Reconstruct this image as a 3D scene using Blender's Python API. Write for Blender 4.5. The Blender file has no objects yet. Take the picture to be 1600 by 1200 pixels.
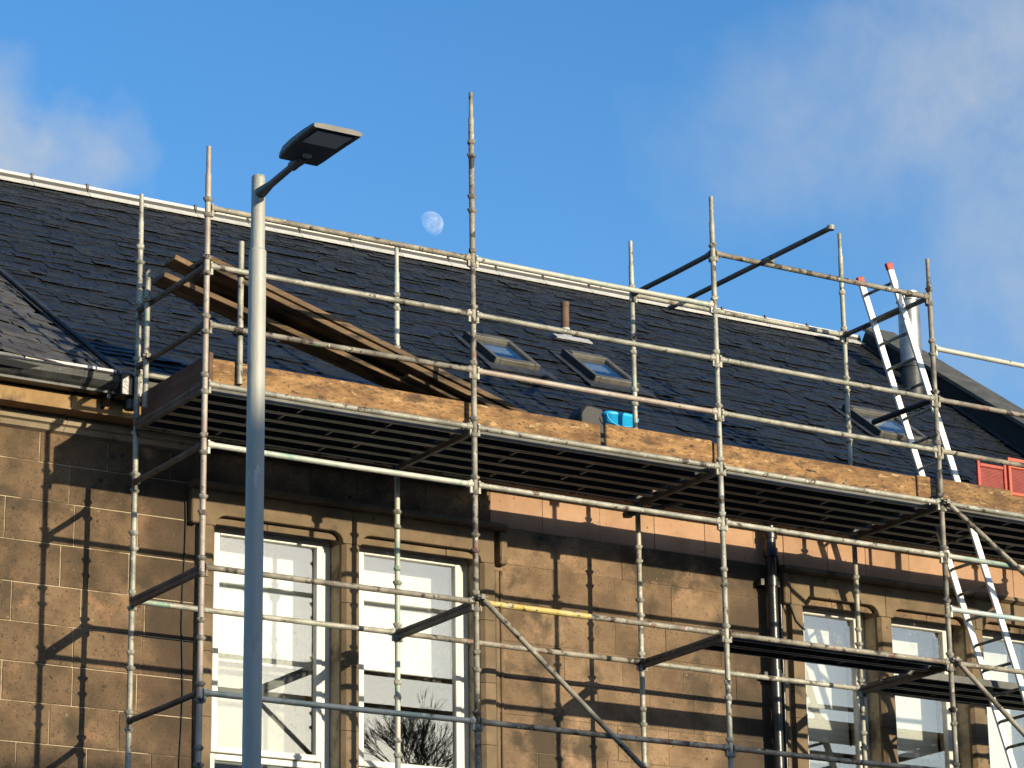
import bpy, bmesh, math, random
from mathutils import Vector, Matrix
R = math.radians
rnd = random.Random(7)
SC = bpy.context.scene
COL = SC.collection
D = 8.958                                    # height of the main working platform above the ground

# ------------------------------------------------------------------ camera
F_PX = 4795.7
YAW, PITCH, ROLL = 0.5563, 0.3039, -0.0143
CAM = Vector((-10.2433, -21.1099, D - 7.358))
fw = Vector((math.sin(YAW)*math.cos(PITCH), math.cos(YAW)*math.cos(PITCH), math.sin(PITCH)))
rt0 = Vector((math.cos(YAW), -math.sin(YAW), 0)); up0 = rt0.cross(fw)
rt = rt0*math.cos(ROLL) + up0*math.sin(ROLL)
up = -rt0*math.sin(ROLL) + up0*math.cos(ROLL)
cd = bpy.data.cameras.new('camera'); cam = bpy.data.objects.new('camera', cd); COL.objects.link(cam)
cd.sensor_width = 36; cd.lens = F_PX/1600*36; cd.clip_start = .1; cd.clip_end = 6000
m3 = Matrix((rt, up, -fw)).transposed()
cam.matrix_world = Matrix.Translation(CAM) @ m3.to_4x4()
SC.camera = cam

def pray(px, py): return fw + rt*((px-800)/F_PX) - up*((py-600)/F_PX)
def hy(px, py, Y):                           # where a pixel's ray meets the vertical plane y = Y (heights relative to the platform)
    d = pray(px, py); t = (Y-CAM.y)/d.y; p = CAM + d*t; return Vector((p.x, p.y, p.z-D))
def hx(px, py, X):
    d = pray(px, py); t = (X-CAM.x)/d.x; p = CAM + d*t; return Vector((p.x, p.y, p.z-D))
def project(p):
    d = Vector(p)-CAM; z = d.dot(fw)
    return 800+F_PX*d.dot(rt)/z, 600-F_PX*d.dot(up)/z, z

# ------------------------------------------------------------------ light
SUNDIR = Vector((.285, -1, .215)).normalized()          # towards the sun
EL = math.asin(SUNDIR.z); AZ = math.atan2(SUNDIR.x, SUNDIR.y)
sd = bpy.data.lights.new('sun', 'SUN'); sun = bpy.data.objects.new('sun', sd); COL.objects.link(sun)
sd.energy = 4.3; sd.angle = R(.53); sd.color = (1.0, .87, .635)
sun.location = (20, -60, 40); sun.rotation_euler = SUNDIR.to_track_quat('Z', 'Y').to_euler()
SC.view_settings.view_transform = 'Standard'; SC.view_settings.look = 'None'
SC.view_settings.exposure = 0.45; SC.view_settings.gamma = 1
SC.render.resolution_x = 1024; SC.render.resolution_y = 768

wd = bpy.data.worlds.new('World'); SC.world = wd; wd.use_nodes = True
nt = wd.node_tree; N = nt.nodes; L = nt.links
for n in list(N): N.remove(n)
wout = N.new('ShaderNodeOutputWorld'); bg = N.new('ShaderNodeBackground'); L.new(bg.outputs[0], wout.inputs[0])
sky = N.new('ShaderNodeTexSky'); sky.sky_type = 'NISHITA'; sky.sun_disc = False
sky.sun_elevation = EL; sky.sun_rotation = AZ; sky.altitude = 60; sky.air_density = 1.0; sky.dust_density = .8; sky.ozone_density = 2.2
bg.inputs[1].default_value = .14
tc = N.new('ShaderNodeTexCoord')
def wnoise(scale, detail, rough=.55):
    n = N.new('ShaderNodeTexNoise'); n.inputs['Scale'].default_value = scale; n.inputs['Detail'].default_value = detail
    n.inputs['Roughness'].default_value = rough; L.new(tc.outputs['Generated'], n.inputs['Vector']); return n
def wm(op, a, b=None):
    n = N.new('ShaderNodeMath'); n.operation = op
    for i, q in enumerate((a, b)):
        if q is None: continue
        if isinstance(q, (int, float)): n.inputs[i].default_value = q
        else: L.new(q, n.inputs[i])
    return n.outputs[0]
nz = wnoise(26, 5); off = N.new('ShaderNodeVectorMath'); off.operation = 'SUBTRACT'; L.new(nz.outputs['Color'], off.inputs[0]); off.inputs[1].default_value = (.5, .5, .5)
sc_ = N.new('ShaderNodeVectorMath'); sc_.operation = 'SCALE'; L.new(off.outputs[0], sc_.inputs[0]); sc_.inputs['Scale'].default_value = .04
ad = N.new('ShaderNodeVectorMath'); L.new(tc.outputs['Generated'], ad.inputs[0]); L.new(sc_.outputs[0], ad.inputs[1])
nd = N.new('ShaderNodeVectorMath'); nd.operation = 'NORMALIZE'; L.new(ad.outputs[0], nd.inputs[0])
mask = None
for (px, py, r, s) in ((0, 245, 85, .46), (95, 250, 80, .34), (-25, 150, 80, .30), (180, 225, 65, .26), (60, 295, 100, .22), (1480, 110, 190, .27), (1620, 60, 220, .27), (1290, 190, 180, .24),
                       (1150, 235, 150, .16), (1440, 320, 130, .14), (1610, 490, 190, .22), (1500, 600, 180, .10), (1800, 300, 300, .4), (-250, 330, 260, .5)):
    c = pray(px, py).normalized()
    dt = N.new('ShaderNodeVectorMath'); dt.operation = 'DOT_PRODUCT'; L.new(nd.outputs[0], dt.inputs[0]); dt.inputs[1].default_value = c
    mr = N.new('ShaderNodeMapRange'); mr.interpolation_type = 'SMOOTHSTEP'
    mr.inputs[1].default_value = math.cos(r*1.25/F_PX); mr.inputs[2].default_value = 1.0; mr.inputs[3].default_value = 0; mr.inputs[4].default_value = s
    L.new(dt.outputs['Value'], mr.inputs[0])
    mask = mr.outputs[0] if mask is None else wm('ADD', mask, mr.outputs[0])
n2 = wnoise(34, 6, .6)
mask = wm('MULTIPLY', mask, wm('MAXIMUM', wm('ADD', wm('MULTIPLY', n2.outputs[0], 2.2), -.15), 0.0))
n3 = wnoise(3.1, 7, .6)                                   # thin cloud over the rest of the sky
m4 = N.new('ShaderNodeMapRange'); m4.interpolation_type = 'SMOOTHSTEP'; m4.inputs[1].default_value = .56; m4.inputs[2].default_value = .8; m4.inputs[4].default_value = .5
L.new(n3.outputs[0], m4.inputs[0])
mask = wm('MINIMUM', wm('MAXIMUM', mask, m4.outputs[0]), 1.0)
mx = N.new('ShaderNodeMix'); mx.data_type = 'RGBA'; L.new(mask, mx.inputs[0]); hsv = N.new('ShaderNodeHueSaturation'); hsv.inputs['Hue'].default_value = .508; hsv.inputs['Saturation'].default_value = 1.31; hsv.inputs['Value'].default_value = 1.24; L.new(sky.outputs[0], hsv.inputs['Color'])
L.new(hsv.outputs[0], mx.inputs[6]); mx.inputs[7].default_value = (2.6, 3.0, 3.5, 1)
L.new(mx.outputs[2], bg.inputs[0])

# ------------------------------------------------------------------ materials
def material(name, ca, cb, scale=6, rough=.7, metal=0, bump=0., bscale=None, stretch=(1, 1, 1), detail=6, spots=None, rand=0., lo=.35, hi=.65, spec=.5, island=False):
    """noise between two colours, optional third-colour patches (colour, threshold, scale), optional per-piece brightness"""
    m = bpy.data.materials.new(name); m.use_nodes = True; nt = m.node_tree; n = nt.nodes; l = nt.links
    b = n['Principled BSDF']; b.inputs['Roughness'].default_value = rough; b.inputs['Metallic'].default_value = metal
    b.inputs['Specular IOR Level'].default_value = spec
    tc = n.new('ShaderNodeTexCoord'); mp = n.new('ShaderNodeMapping'); mp.inputs['Scale'].default_value = stretch
    geo = n.new('ShaderNodeNewGeometry')
    l.new(geo.outputs['Position'], mp.inputs[0])
    def noise(s, d=detail):
        q = n.new('ShaderNodeTexNoise'); q.inputs['Scale'].default_value = s; q.inputs['Detail'].default_value = d; q.inputs['Roughness'].default_value = .62
        l.new(mp.outputs[0], q.inputs['Vector']); return q.outputs[0]
    q = noise(scale); cr = n.new('ShaderNodeMapRange'); cr.inputs[1].default_value = lo; cr.inputs[2].default_value = hi; l.new(q, cr.inputs[0])
    mix = n.new('ShaderNodeMix'); mix.data_type = 'RGBA'; l.new(cr.outputs[0], mix.inputs[0]); mix.inputs[6].default_value = (*ca, 1); mix.inputs[7].default_value = (*cb, 1)
    col = mix.outputs[2]
    for sp in (spots or ()):
        c, th, s = sp[:3]; soft = sp[3] if len(sp) > 3 else .03
        q = noise(s); r = n.new('ShaderNodeMapRange'); r.inputs[1].default_value = th; r.inputs[2].default_value = th+soft; l.new(q, r.inputs[0])
        k = n.new('ShaderNodeMix'); k.data_type = 'RGBA'; l.new(r.outputs[0], k.inputs[0]); l.new(col, k.inputs[6]); k.inputs[7].default_value = (*c, 1); col = k.outputs[2]
    if rand:
        oi = n.new('ShaderNodeObjectInfo'); src = oi.outputs['Random']
        if island:
            a = n.new('ShaderNodeMath'); a.operation = 'ADD'; l.new(src, a.inputs[0]); l.new(geo.outputs['Random Per Island'], a.inputs[1])
            f = n.new('ShaderNodeMath'); f.operation = 'FRACT'; l.new(a.outputs[0], f.inputs[0]); src = f.outputs[0]
        r = n.new('ShaderNodeMapRange'); r.inputs[3].default_value = 1-rand; r.inputs[4].default_value = 1+rand; l.new(src, r.inputs[0])
        hs = n.new('ShaderNodeHueSaturation'); l.new(col, hs.inputs['Color']); l.new(r.outputs[0], hs.inputs['Value']); col = hs.outputs[0]
    l.new(col, b.inputs['Base Color'])
    if bump:
        q = noise(bscale or scale*4, 8); bp = n.new('ShaderNodeBump'); bp.inputs['Strength'].default_value = bump; bp.inputs['Distance'].default_value = .01
        l.new(q, bp.inputs['Height']); l.new(bp.outputs[0], b.inputs['Normal'])
    return m
M = {}
M['galv'] = material('galvanised_tube', (.20, .195, .158), (.43, .415, .34), 6, .55, .15, .4, 60, spots=[((.07, .052, .038), .585, 10, .05), ((.58, .56, .47), .63, 22), ((.19, .31, .23), .65, 2.6, .05), ((.20, .115, .07), .66, 5, .05)], rand=.16)
M['galv_dirty'] = material('weathered_tube', (.13, .115, .09), (.34, .31, .245), 5, .65, .08, .4, 60, spots=[((.045, .035, .027), .55, 9, .05), ((.20, .115, .085), .585, 4, .06), ((.55, .52, .44), .64, 24), ((.16, .30, .22), .655, 2.3, .05)], rand=.16)
M['galv_green'] = material('green_flecked_tube', (.24, .36, .29), (.50, .49, .42), 2.4, .55, .1, .3, 60, spots=[((.10, .08, .06), .64, 9), ((.58, .55, .47), .62, 14)], lo=.36, hi=.5, rand=.08)
M['galv_pink'] = material('red_oxide_tube', (.31, .225, .185), (.47, .43, .355), 3, .55, .1, .3, 60, spots=[((.09, .07, .055), .63, 9), ((.56, .53, .44), .65, 15)], rand=.08)
M['galv_blue'] = material('pale_blue_tube', (.34, .46, .48), (.55, .56, .52), 3, .55, .1, .25, 60, spots=[((.13, .10, .08), .66, 9)], rand=.08)
M['transom'] = material('shaded_weathered_tube', (.075, .068, .058), (.17, .15, .125), 4, .65, .1, .3, 60, spots=[((.03, .025, .02), .60, 8), ((.32, .29, .24), .68, 16)], rand=.15)  # weathered tube; shade on the transoms is put into its darker colour
M['yellow'] = material('yellow_painted_tube', (.48, .35, .06), (.56, .46, .20), 8, .55, 0, .25, 60, spots=[((.12, .095, .06), .56, 12), ((.42, .40, .34), .62, 9)])
M['deck_steel_shaded'] = material('deck_steel_shaded', (.07, .07, .066), (.12, .118, .11), 4, .6, .3, .2, 40, rand=.15)  # dark colour stands in for the shade inside the open channels
M['toe'] = material('toe_board_timber', (.135, .066, .023), (.34, .190, .072), 5.5, .8, 0, .8, 26, stretch=(.75, 1, 2.4), spots=[((.072, .038, .017), .55, 4.2, .10), ((.43, .285, .135), .59, 10, .08), ((.034, .021, .012), .64, 7, .03), ((.095, .052, .021), .555, 26, .06)], rand=.22)
M['deck_lip_lit'] = material('deck_lip_lit_steel', (.20, .20, .185), (.32, .315, .29), 5, .6, .2, .2, 40)  # same steel painted lighter, for lips that catch the light
M['toe_shaded'] = material('red_brown_shaded_board', (.075, .034, .019), (.145, .07, .04), 5, .75, 0, .4, 30, stretch=(1, .35, 2.6))  # red-brown timber, darkened to paint in the shade at the platform end
M['plank'] = material('scaffold_plank', (.062, .039, .021), (.185, .118, .062), 6, .85, 0, .5, 40, stretch=(.35, 1.8, 1.8), spots=[((.018, .013, .010), .54, 4, .10)], rand=.3)
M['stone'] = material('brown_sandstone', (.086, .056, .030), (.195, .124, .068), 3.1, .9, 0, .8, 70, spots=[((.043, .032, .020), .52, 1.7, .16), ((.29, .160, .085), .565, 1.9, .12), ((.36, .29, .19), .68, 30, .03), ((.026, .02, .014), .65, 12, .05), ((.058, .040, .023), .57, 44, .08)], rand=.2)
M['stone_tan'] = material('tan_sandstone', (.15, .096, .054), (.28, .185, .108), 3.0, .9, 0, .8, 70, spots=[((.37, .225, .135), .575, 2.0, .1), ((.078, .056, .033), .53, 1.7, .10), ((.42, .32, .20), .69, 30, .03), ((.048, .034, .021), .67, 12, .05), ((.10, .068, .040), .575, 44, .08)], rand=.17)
def add_stain(m, cx, half, col):
    n = m.node_tree.nodes; l = m.node_tree.links; b = n['Principled BSDF']; src = b.inputs['Base Color'].links[0].from_socket
    g = n.new('ShaderNodeNewGeometry'); sx = n.new('ShaderNodeSeparateXYZ'); l.new(g.outputs['Position'], sx.inputs[0])
    nz = n.new('ShaderNodeTexNoise'); nz.inputs['Scale'].default_value = 2.2; nz.inputs['Detail'].default_value = 6; l.new(g.outputs['Position'], nz.inputs['Vector'])
    def mt(op, a, c):
        q = n.new('ShaderNodeMath'); q.operation = op
        for i, v in enumerate((a, c)):
            if isinstance(v, (int, float)): q.inputs[i].default_value = v
            else: l.new(v, q.inputs[i])
        return q.outputs[0]
    d = mt('ABSOLUTE', mt('SUBTRACT', sx.outputs[0], cx), 0); d = mt('ADD', d, mt('MULTIPLY', mt('SUBTRACT', nz.outputs[0], .5), 2.2*half))
    r = n.new('ShaderNodeMapRange'); r.interpolation_type = 'SMOOTHSTEP'; r.inputs[1].default_value = half; r.inputs[2].default_value = half*.25; r.inputs[3].default_value = 0; r.inputs[4].default_value = .8; l.new(d, r.inputs[0])
    k = n.new('ShaderNodeMix'); k.data_type = 'RGBA'; l.new(r.outputs[0], k.inputs[0]); l.new(src, k.inputs[6]); k.inputs[7].default_value = (*col, 1); l.new(k.outputs[2], b.inputs['Base Color'])
add_stain(M['stone_tan'], 6.75, .75, (.05, .036, .024)); add_stain(M['stone'], .75, .55, (.055, .036, .022))
M['stone_pink'] = material('pink_sandstone', (.36, .21, .125), (.46, .285, .175), 3, .9, 0, .35, 55, spots=[((.19, .12, .07), .64, 5, .1), ((.12, .08, .05), .68, 12, .05)], rand=.08)
M['surround'] = material('dressed_surround_stone', (.125, .087, .048), (.215, .152, .088), 3, .85, 0, .35, 55, spots=[((.06, .044, .027), .60, 4, .12), ((.045, .033, .021), .67, 14, .06)], rand=.09)
M['cornice'] = material('pale_cornice_stone', (.30, .235, .155), (.42, .335, .23), 3, .9, 0, .35, 55, spots=[((.10, .075, .05), .60, 4, .12)], rand=.1)
M['fascia'] = material('orange_tan_fascia_stone', (.20, .12, .05), (.34, .215, .095), 3, .9, 0, .4, 55, spots=[((.075, .05, .03), .58, 3, .14)], rand=.15)
M['mortar'] = material('pale_mortar', (.38, .30, .19), (.48, .395, .265), 20, .95, 0, .2, spots=[((.12, .085, .05), .51, 2.2, .12)])
M['mortar_brown'] = material('brown_mortar', (.14, .10, .065), (.22, .16, .10), 12, .95, 0, .2)
M['slate'] = material('roof_slate', (.0095, .012, .0155), (.020, .0235, .029), 9, .44, 0, .7, 60, spots=[((.055, .058, .052), .69, 18, .03), ((.014, .019, .011), .63, 3, .12)], rand=.24, island=True, spec=.45)
M['slate_old_lit'] = material('weathered_sunlit_slate', (.05, .048, .046), (.10, .093, .085), 6, .55, 0, .5, 45, spots=[((.016, .024, .045), .60, 3, .06), ((.15, .135, .12), .69, 12, .03)], rand=.25, island=True)  # older slates, colour also lightened for the sun this slope would catch
M['underlay'] = material('roof_underlay', (.012, .013, .016), (.02, .021, .025), 5, .9)
M['ridge'] = material('white_ridge_capping', (.52, .51, .48), (.66, .65, .615), 9, .5, 0, .15, spots=[((.20, .19, .17), .69, 14)], rand=.06)
M['lead'] = material('lead_flashing', (.03, .033, .038), (.06, .064, .07), 8, .5, .2, .3)
M['lead_light'] = material('pale_lead', (.36, .36, .36), (.52, .51, .50), 8, .55, .1, .25)
M['skewcap'] = material('grey_coping', (.058, .058, .05), (.10, .098, .085), 6, .75, 0, .3)
M['iron'] = material('black_cast_iron', (.010, .011, .013), (.022, .023, .025), 9, .32, 0, .25, 40, spec=.6)
M['gutter'] = material('grey_painted_gutter', (.022, .024, .024), (.05, .052, .05), 7, .5, 0, .25, spots=[((.012, .012, .013), .6, 4, .05), ((.10, .10, .095), .68, 10, .03)])
M['rust'] = material('rusty_vent_pipe', (.085, .05, .032), (.16, .095, .06), 9, .8, 0, .3)
M['upvc'] = material('white_window_frame', (.56, .55, .50), (.64, .63, .58), 3, .4, 0, 0, spots=[((.30, .28, .23), .70, 18, .03)])
M['blind'] = material('white_roller_blind', (.74, .75, .71), (.80, .81, .77), 2, .9)
M['curtain'] = material('grey_net_curtain', (.26, .27, .26), (.36, .37, .35), 4, .9, stretch=(1, 1, 1))
M['room'] = material('dim_room', (.10, .095, .085), (.15, .14, .12), 2, .9)
M['velux'] = material('skylight_frame', (.085, .078, .062), (.14, .128, .105), 6, .55, .15, .2)
M['blackrub'] = material('black_rubber', (.013, .013, .013), (.025, .025, .024), 8, .6, 0, .2)
M['post'] = material('grey_lamp_column', (.35, .35, .31), (.46, .455, .405), 5, .55, .05, .3, 60, stretch=(1, 1, .25), spots=[((.24, .23, .20), .62, 12, .06), ((.54, .53, .48), .66, 18, .04), ((.20, .17, .13), .69, 30, .03)])
M['lantern'] = material('lantern_housing', (.11, .105, .095), (.16, .15, .135), 8, .55, .1, .12, spots=[((.30, .29, .26), .70, 12)])
M['led'] = material('led_panel', (.78, .74, .62), (.86, .82, .70), 6, .3)
M['alu'] = material('aluminium_ladder', (.66, .66, .64), (.80, .80, .77), 8, .45, .25, .1, spots=[((.35, .33, .30), .70, 16)])
M['red'] = material('red_plastic', (.34, .035, .02), (.46, .065, .035), 6, .5, 0, .1)
M['orange'] = material('orange_plastic', (.52, .075, .025), (.60, .115, .045), 6, .5, 0, .1)
M['cyan'] = material('blue_plastic_tub', (.015, .40, .80), (.03, .50, .90), 6, .35, 0, .1, spots=[((.35, .62, .70), .68, 10)])
M['inox'] = material('stainless_flue', (.26, .26, .26), (.36, .36, .36), 4, .45, .75, .1, stretch=(1, 1, 4))
M['asphalt'] = material('asphalt', (.040, .040, .041), (.062, .061, .060), 4, .9, 0, .4, 60)
M['paving'] = material('paving', (.11, .108, .10), (.16, .155, .145), 3, .9, 0, .3, 40)
M['kerb'] = material('kerb_stone', (.24, .235, .225), (.31, .30, .285), 5, .9)
M['bark'] = material('bark', (.045, .035, .026), (.085, .068, .05), 6, .9, 0, .4, stretch=(1, 1, .3))
M['cable'] = material('black_cable', (.012, .012, .012), (.02, .02, .02), 5, .6)
def glass(name, f0, tint):
    m = bpy.data.materials.new(name); m.use_nodes = True; n = m.node_tree.nodes; l = m.node_tree.links
    n.remove(n['Principled BSDF']); out = n['Material Output']
    tr = n.new('ShaderNodeBsdfTransparent'); tr.inputs[0].default_value = (*tint, 1)
    gl = n.new('ShaderNodeBsdfGlossy'); gl.inputs['Roughness'].default_value = .0
    lw = n.new('ShaderNodeLayerWeight'); pw = n.new('ShaderNodeMath'); pw.operation = 'POWER'; l.new(lw.outputs['Facing'], pw.inputs[0]); pw.inputs[1].default_value = 4
    fr = n.new('ShaderNodeMapRange'); fr.inputs[3].default_value = f0; fr.inputs[4].default_value = 1; l.new(pw.outputs[0], fr.inputs[0])
    mx = n.new('ShaderNodeMixShader'); l.new(fr.outputs[0], mx.inputs[0]); l.new(tr.outputs[0], mx.inputs[1]); l.new(gl.outputs[0], mx.inputs[2])
    ge = n.new('ShaderNodeNewGeometry'); na = n.new('ShaderNodeTexNoise'); na.inputs['Scale'].default_value = 22; na.inputs['Detail'].default_value = 8; nb = n.new('ShaderNodeTexNoise'); nb.inputs['Scale'].default_value = 1.3
    l.new(ge.outputs['Position'], na.inputs['Vector']); l.new(ge.outputs['Position'], nb.inputs['Vector'])
    ra = n.new('ShaderNodeMapRange'); ra.inputs[1].default_value = .52; ra.inputs[2].default_value = .66; l.new(na.outputs[0], ra.inputs[0])
    rb = n.new('ShaderNodeMapRange'); rb.inputs[1].default_value = .48; rb.inputs[2].default_value = .62; rb.inputs[4].default_value = .13; l.new(nb.outputs[0], rb.inputs[0])
    mu = n.new('ShaderNodeMath'); mu.operation = 'MULTIPLY'; l.new(ra.outputs[0], mu.inputs[0]); l.new(rb.outputs[0], mu.inputs[1])
    df = n.new('ShaderNodeBsdfDiffuse'); df.inputs[0].default_value = (.5, .5, .46, 1); m2 = n.new('ShaderNodeMixShader'); l.new(mu.outputs[0], m2.inputs[0]); l.new(mx.outputs[0], m2.inputs[1]); l.new(df.outputs[0], m2.inputs[2]); l.new(m2.outputs[0], out.inputs[0])
    return m
M['glass'] = glass('window_glass', .16, (.97, .98, .97))
M['skyglass'] = glass('skylight_glass', .2, (.8, .85, .9))
# the moon: sunlit grey rock seen through bright air (adds to the sky behind it)
mm = bpy.data.materials.new('moon_rock'); mm.use_nodes = True; n = mm.node_tree.nodes; l = mm.node_tree.links
n.remove(n['Principled BSDF'])
a_ = n.new('ShaderNodeAddShader'); t_ = n.new('ShaderNodeBsdfTransparent'); d_ = n.new('ShaderNodeBsdfDiffuse')
q_ = n.new('ShaderNodeTexNoise'); q_.inputs['Scale'].default_value = 2.2; q_.inputs['Detail'].default_value = 5; g_ = n.new('ShaderNodeTexCoord'); l.new(g_.outputs['Generated'], q_.inputs['Vector'])
r_ = n.new('ShaderNodeMapRange'); r_.inputs[1].default_value = .42; r_.inputs[2].default_value = .62; l.new(q_.outputs[0], r_.inputs[0])
x_ = n.new('ShaderNodeMix'); x_.data_type = 'RGBA'; l.new(r_.outputs[0], x_.inputs[0]); x_.inputs[6].default_value = (.085, .078, .062, 1); x_.inputs[7].default_value = (.19, .172, .14, 1)
l.new(x_.outputs[2], d_.inputs[0]); l.new(t_.outputs[0], a_.inputs[0]); l.new(d_.outputs[0], a_.inputs[1]); l.new(a_.outputs[0], n['Material Output'].inputs[0]); M['moon'] = mm

# ------------------------------------------------------------------ mesh helpers
WL = {}                                       # world position of every object made
def thing(name, label, cat, loc, group=None):
    o = bpy.data.objects.new(name, None); COL.objects.link(o); o.location = loc; o.empty_display_size = .2
    o['label'] = label; o['category'] = cat
    if group: o['group'] = group
    WL[o] = Vector(loc); return o
def obj(name, mesh, mat, parent=None, loc=(0, 0, 0), rot=None, label=None, cat=None, group=None, kind=None):
    o = bpy.data.objects.new(name, mesh); COL.objects.link(o)
    if mat is not None and len(mesh.materials) == 0: mesh.materials.append(M[mat])
    loc = Vector(loc); WL[o] = loc
    if parent is not None:
        o.parent = parent; o.location = loc - WL[parent]
    else: o.location = loc
    if rot is not None: o.rotation_euler = rot
    if label: o['label'] = label
    if cat: o['category'] = cat
    if group: o['group'] = group
    if kind: o['kind'] = kind
    return o
class MB:
    def __init__(s): s.v = []; s.f = []; s.sm = []
    def add(s, vs, fs, smooth=False):
        b = len(s.v); s.v += [tuple(q) for q in vs]; s.f += [tuple(b+i for i in f) for f in fs]; s.sm += [smooth]*len(fs)
    def box(s, lo, hi):
        x0, y0, z0 = lo; x1, y1, z1 = hi
        s.add([(x0, y0, z0), (x1, y0, z0), (x1, y1, z0), (x0, y1, z0), (x0, y0, z1), (x1, y0, z1), (x1, y1, z1), (x0, y1, z1)],
              [(0, 3, 2, 1), (4, 5, 6, 7), (0, 1, 5, 4), (1, 2, 6, 5), (2, 3, 7, 6), (3, 0, 4, 7)]); return s
    def obox(s, c, ax, ay, az):               # centre and three half-axis vectors
        c, ax, ay, az = map(Vector, (c, ax, ay, az)); vs = [c+ax*i+ay*j+az*k for k in (-1, 1) for (i, j) in ((-1, -1), (1, -1), (1, 1), (-1, 1))]
        s.add(vs, [(0, 3, 2, 1), (4, 5, 6, 7), (0, 1, 5, 4), (1, 2, 6, 5), (2, 3, 7, 6), (3, 0, 4, 7)]); return s
    def tube(s, p, q, r, n=12, r2=None, caps=True, hollow=False):
        p, q = Vector(p), Vector(q); d = (q-p).normalized(); a = d.orthogonal().normalized(); b = d.cross(a); r2 = r if r2 is None else r2
        vs = []
        for i in range(n):
            t = 2*math.pi*i/n; e = a*math.cos(t)+b*math.sin(t); vs += [p+e*r, q+e*r2]
        s.add(vs, [(2*i, 2*((i+1) % n), 2*((i+1) % n)+1, 2*i+1) for i in range(n)], True)
        if caps:
            s.add([vs[2*i] for i in range(n)], [tuple(range(n-1, -1, -1))]); s.add([vs[2*i+1] for i in range(n)], [tuple(range(n))])
        return s
    def path(s, pts, r, n=10):
        for a, b in zip(pts, pts[1:]): s.tube(a, b, r, n)
        return s
    def prism(s, poly, axis, a, b):           # polygon in the other two axes, extruded a..b along axis
        def pt(u, w, t): return {'x': (t, u, w), 'y': (u, t, w), 'z': (u, w, t)}[axis]
        k = len(poly); vs = [pt(u, w, a) for u, w in poly] + [pt(u, w, b) for u, w in poly]
        s.add(vs, [tuple(range(k))[::-1], tuple(range(k, 2*k))] + [(i, (i+1) % k, k+(i+1) % k, k+i) for i in range(k)]); return s
    def mesh(s, name, bevel=0, off=None):
        me = bpy.data.meshes.new(name)
        vs = s.v if off is None else [tuple(Vector(q)-Vector(off)) for q in s.v]
        me.from_pydata(vs, [], s.f); me.polygons.foreach_set('use_smooth', s.sm)
        bm = bmesh.new(); bm.from_mesh(me); bmesh.ops.recalc_face_normals(bm, faces=bm.faces)
        if bevel: bmesh.ops.bevel(bm, geom=list(bm.edges), offset=bevel, segments=1, affect='EDGES')
        bm.to_mesh(me); bm.free(); me.update(); return me
def part(name, mb, mat, parent, bevel=0, at=None, **kw):
    """mesh whose builder coordinates are world coordinates; its origin is put at `at`"""
    at = Vector(at) if at is not None else WL[parent] if parent else Vector((0, 0, 0))
    return obj(name, mb.mesh(name, bevel, at), mat, parent, at, **kw)
Z = lambda *p: (p[0], p[1], p[2]+D)           # platform-relative height to world

# ------------------------------------------------------------------ setting: ground, road, pavements
g = MB(); g.box((-400, -400, -.3), (400, 400, 0)); part('ground', g, 'paving', None, kind='structure')
g = MB(); g.box((-400, -17, .002), (400, -8.2, .006)); part('road', g, 'asphalt', None, kind='structure')
for nm, a, b in (('pavement', -8.1, 1.88), ('pavement', -24.5, -17.1)):
    g = MB(); g.box((-400, a, .004), (400, b, .12)); part(nm, g, 'paving', None, kind='structure')
for a in (-8.2, -17.1):
    g = MB(); g.box((-400, a, .008), (400, a+.1, .125)); part('kerb', g, 'kerb', None, kind='structure')

# ------------------------------------------------------------------ the stone building
WY = 1.88
B = thing('stone_building', 'brown sandstone building with dark slate roof behind the scaffolding', 'building', (4, WY, 0))
openings = [(1.01, 2.25), (2.43, 3.66), (7.28, 8.18), (8.36, 9.29), (9.51, 10.45)]
HEAD, SILL = -.52, -3.35
XL, XR, YB = -6.0, 11.95, 10.4
# wall core with real openings, 8 mm behind the face of the stones
core = MB(); y0, y1 = WY+.008, WY+.45
xs = [XL] + [c for o in openings for c in o] + [XR]
for i in range(0, len(xs), 2): core.box((xs[i], y0, 0), (xs[i+1], y1, D+.13))
for a, b in openings:
    core.box((a, y0+.001, D+HEAD+.1), (b, y1-.001, D+.128)); core.box((a, y0+.001, 0), (b, y1-.001, D+SILL))
wall = part('wall', core, 'mortar', B, at=(4, WY, 0))
o = MB(); o.box((XL, YB-.4, 0), (XR, YB, D+.3)); part('rear_wall', o, 'stone', B)
for x in (XL, XR-.4):
    o = MB(); yy = WY+.451
    o.prism([(yy, 0), (YB-.401, 0), (YB-.401, D+.3), (6.045, D+3.72), (yy, D+.55)], 'x', x, x+.4); part('gable_wall', o, 'stone', B)
o = MB(); o.box((XL+.41, 4.6, .1), (XR-.41, 4.7, D)); part('room_wall', o, 'room', B)
o = MB(); o.box((XL+.41, WY+.46, D-.01), (XR-.41, 4.59, D+.05)); part('ceiling', o, 'room', B)
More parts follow.
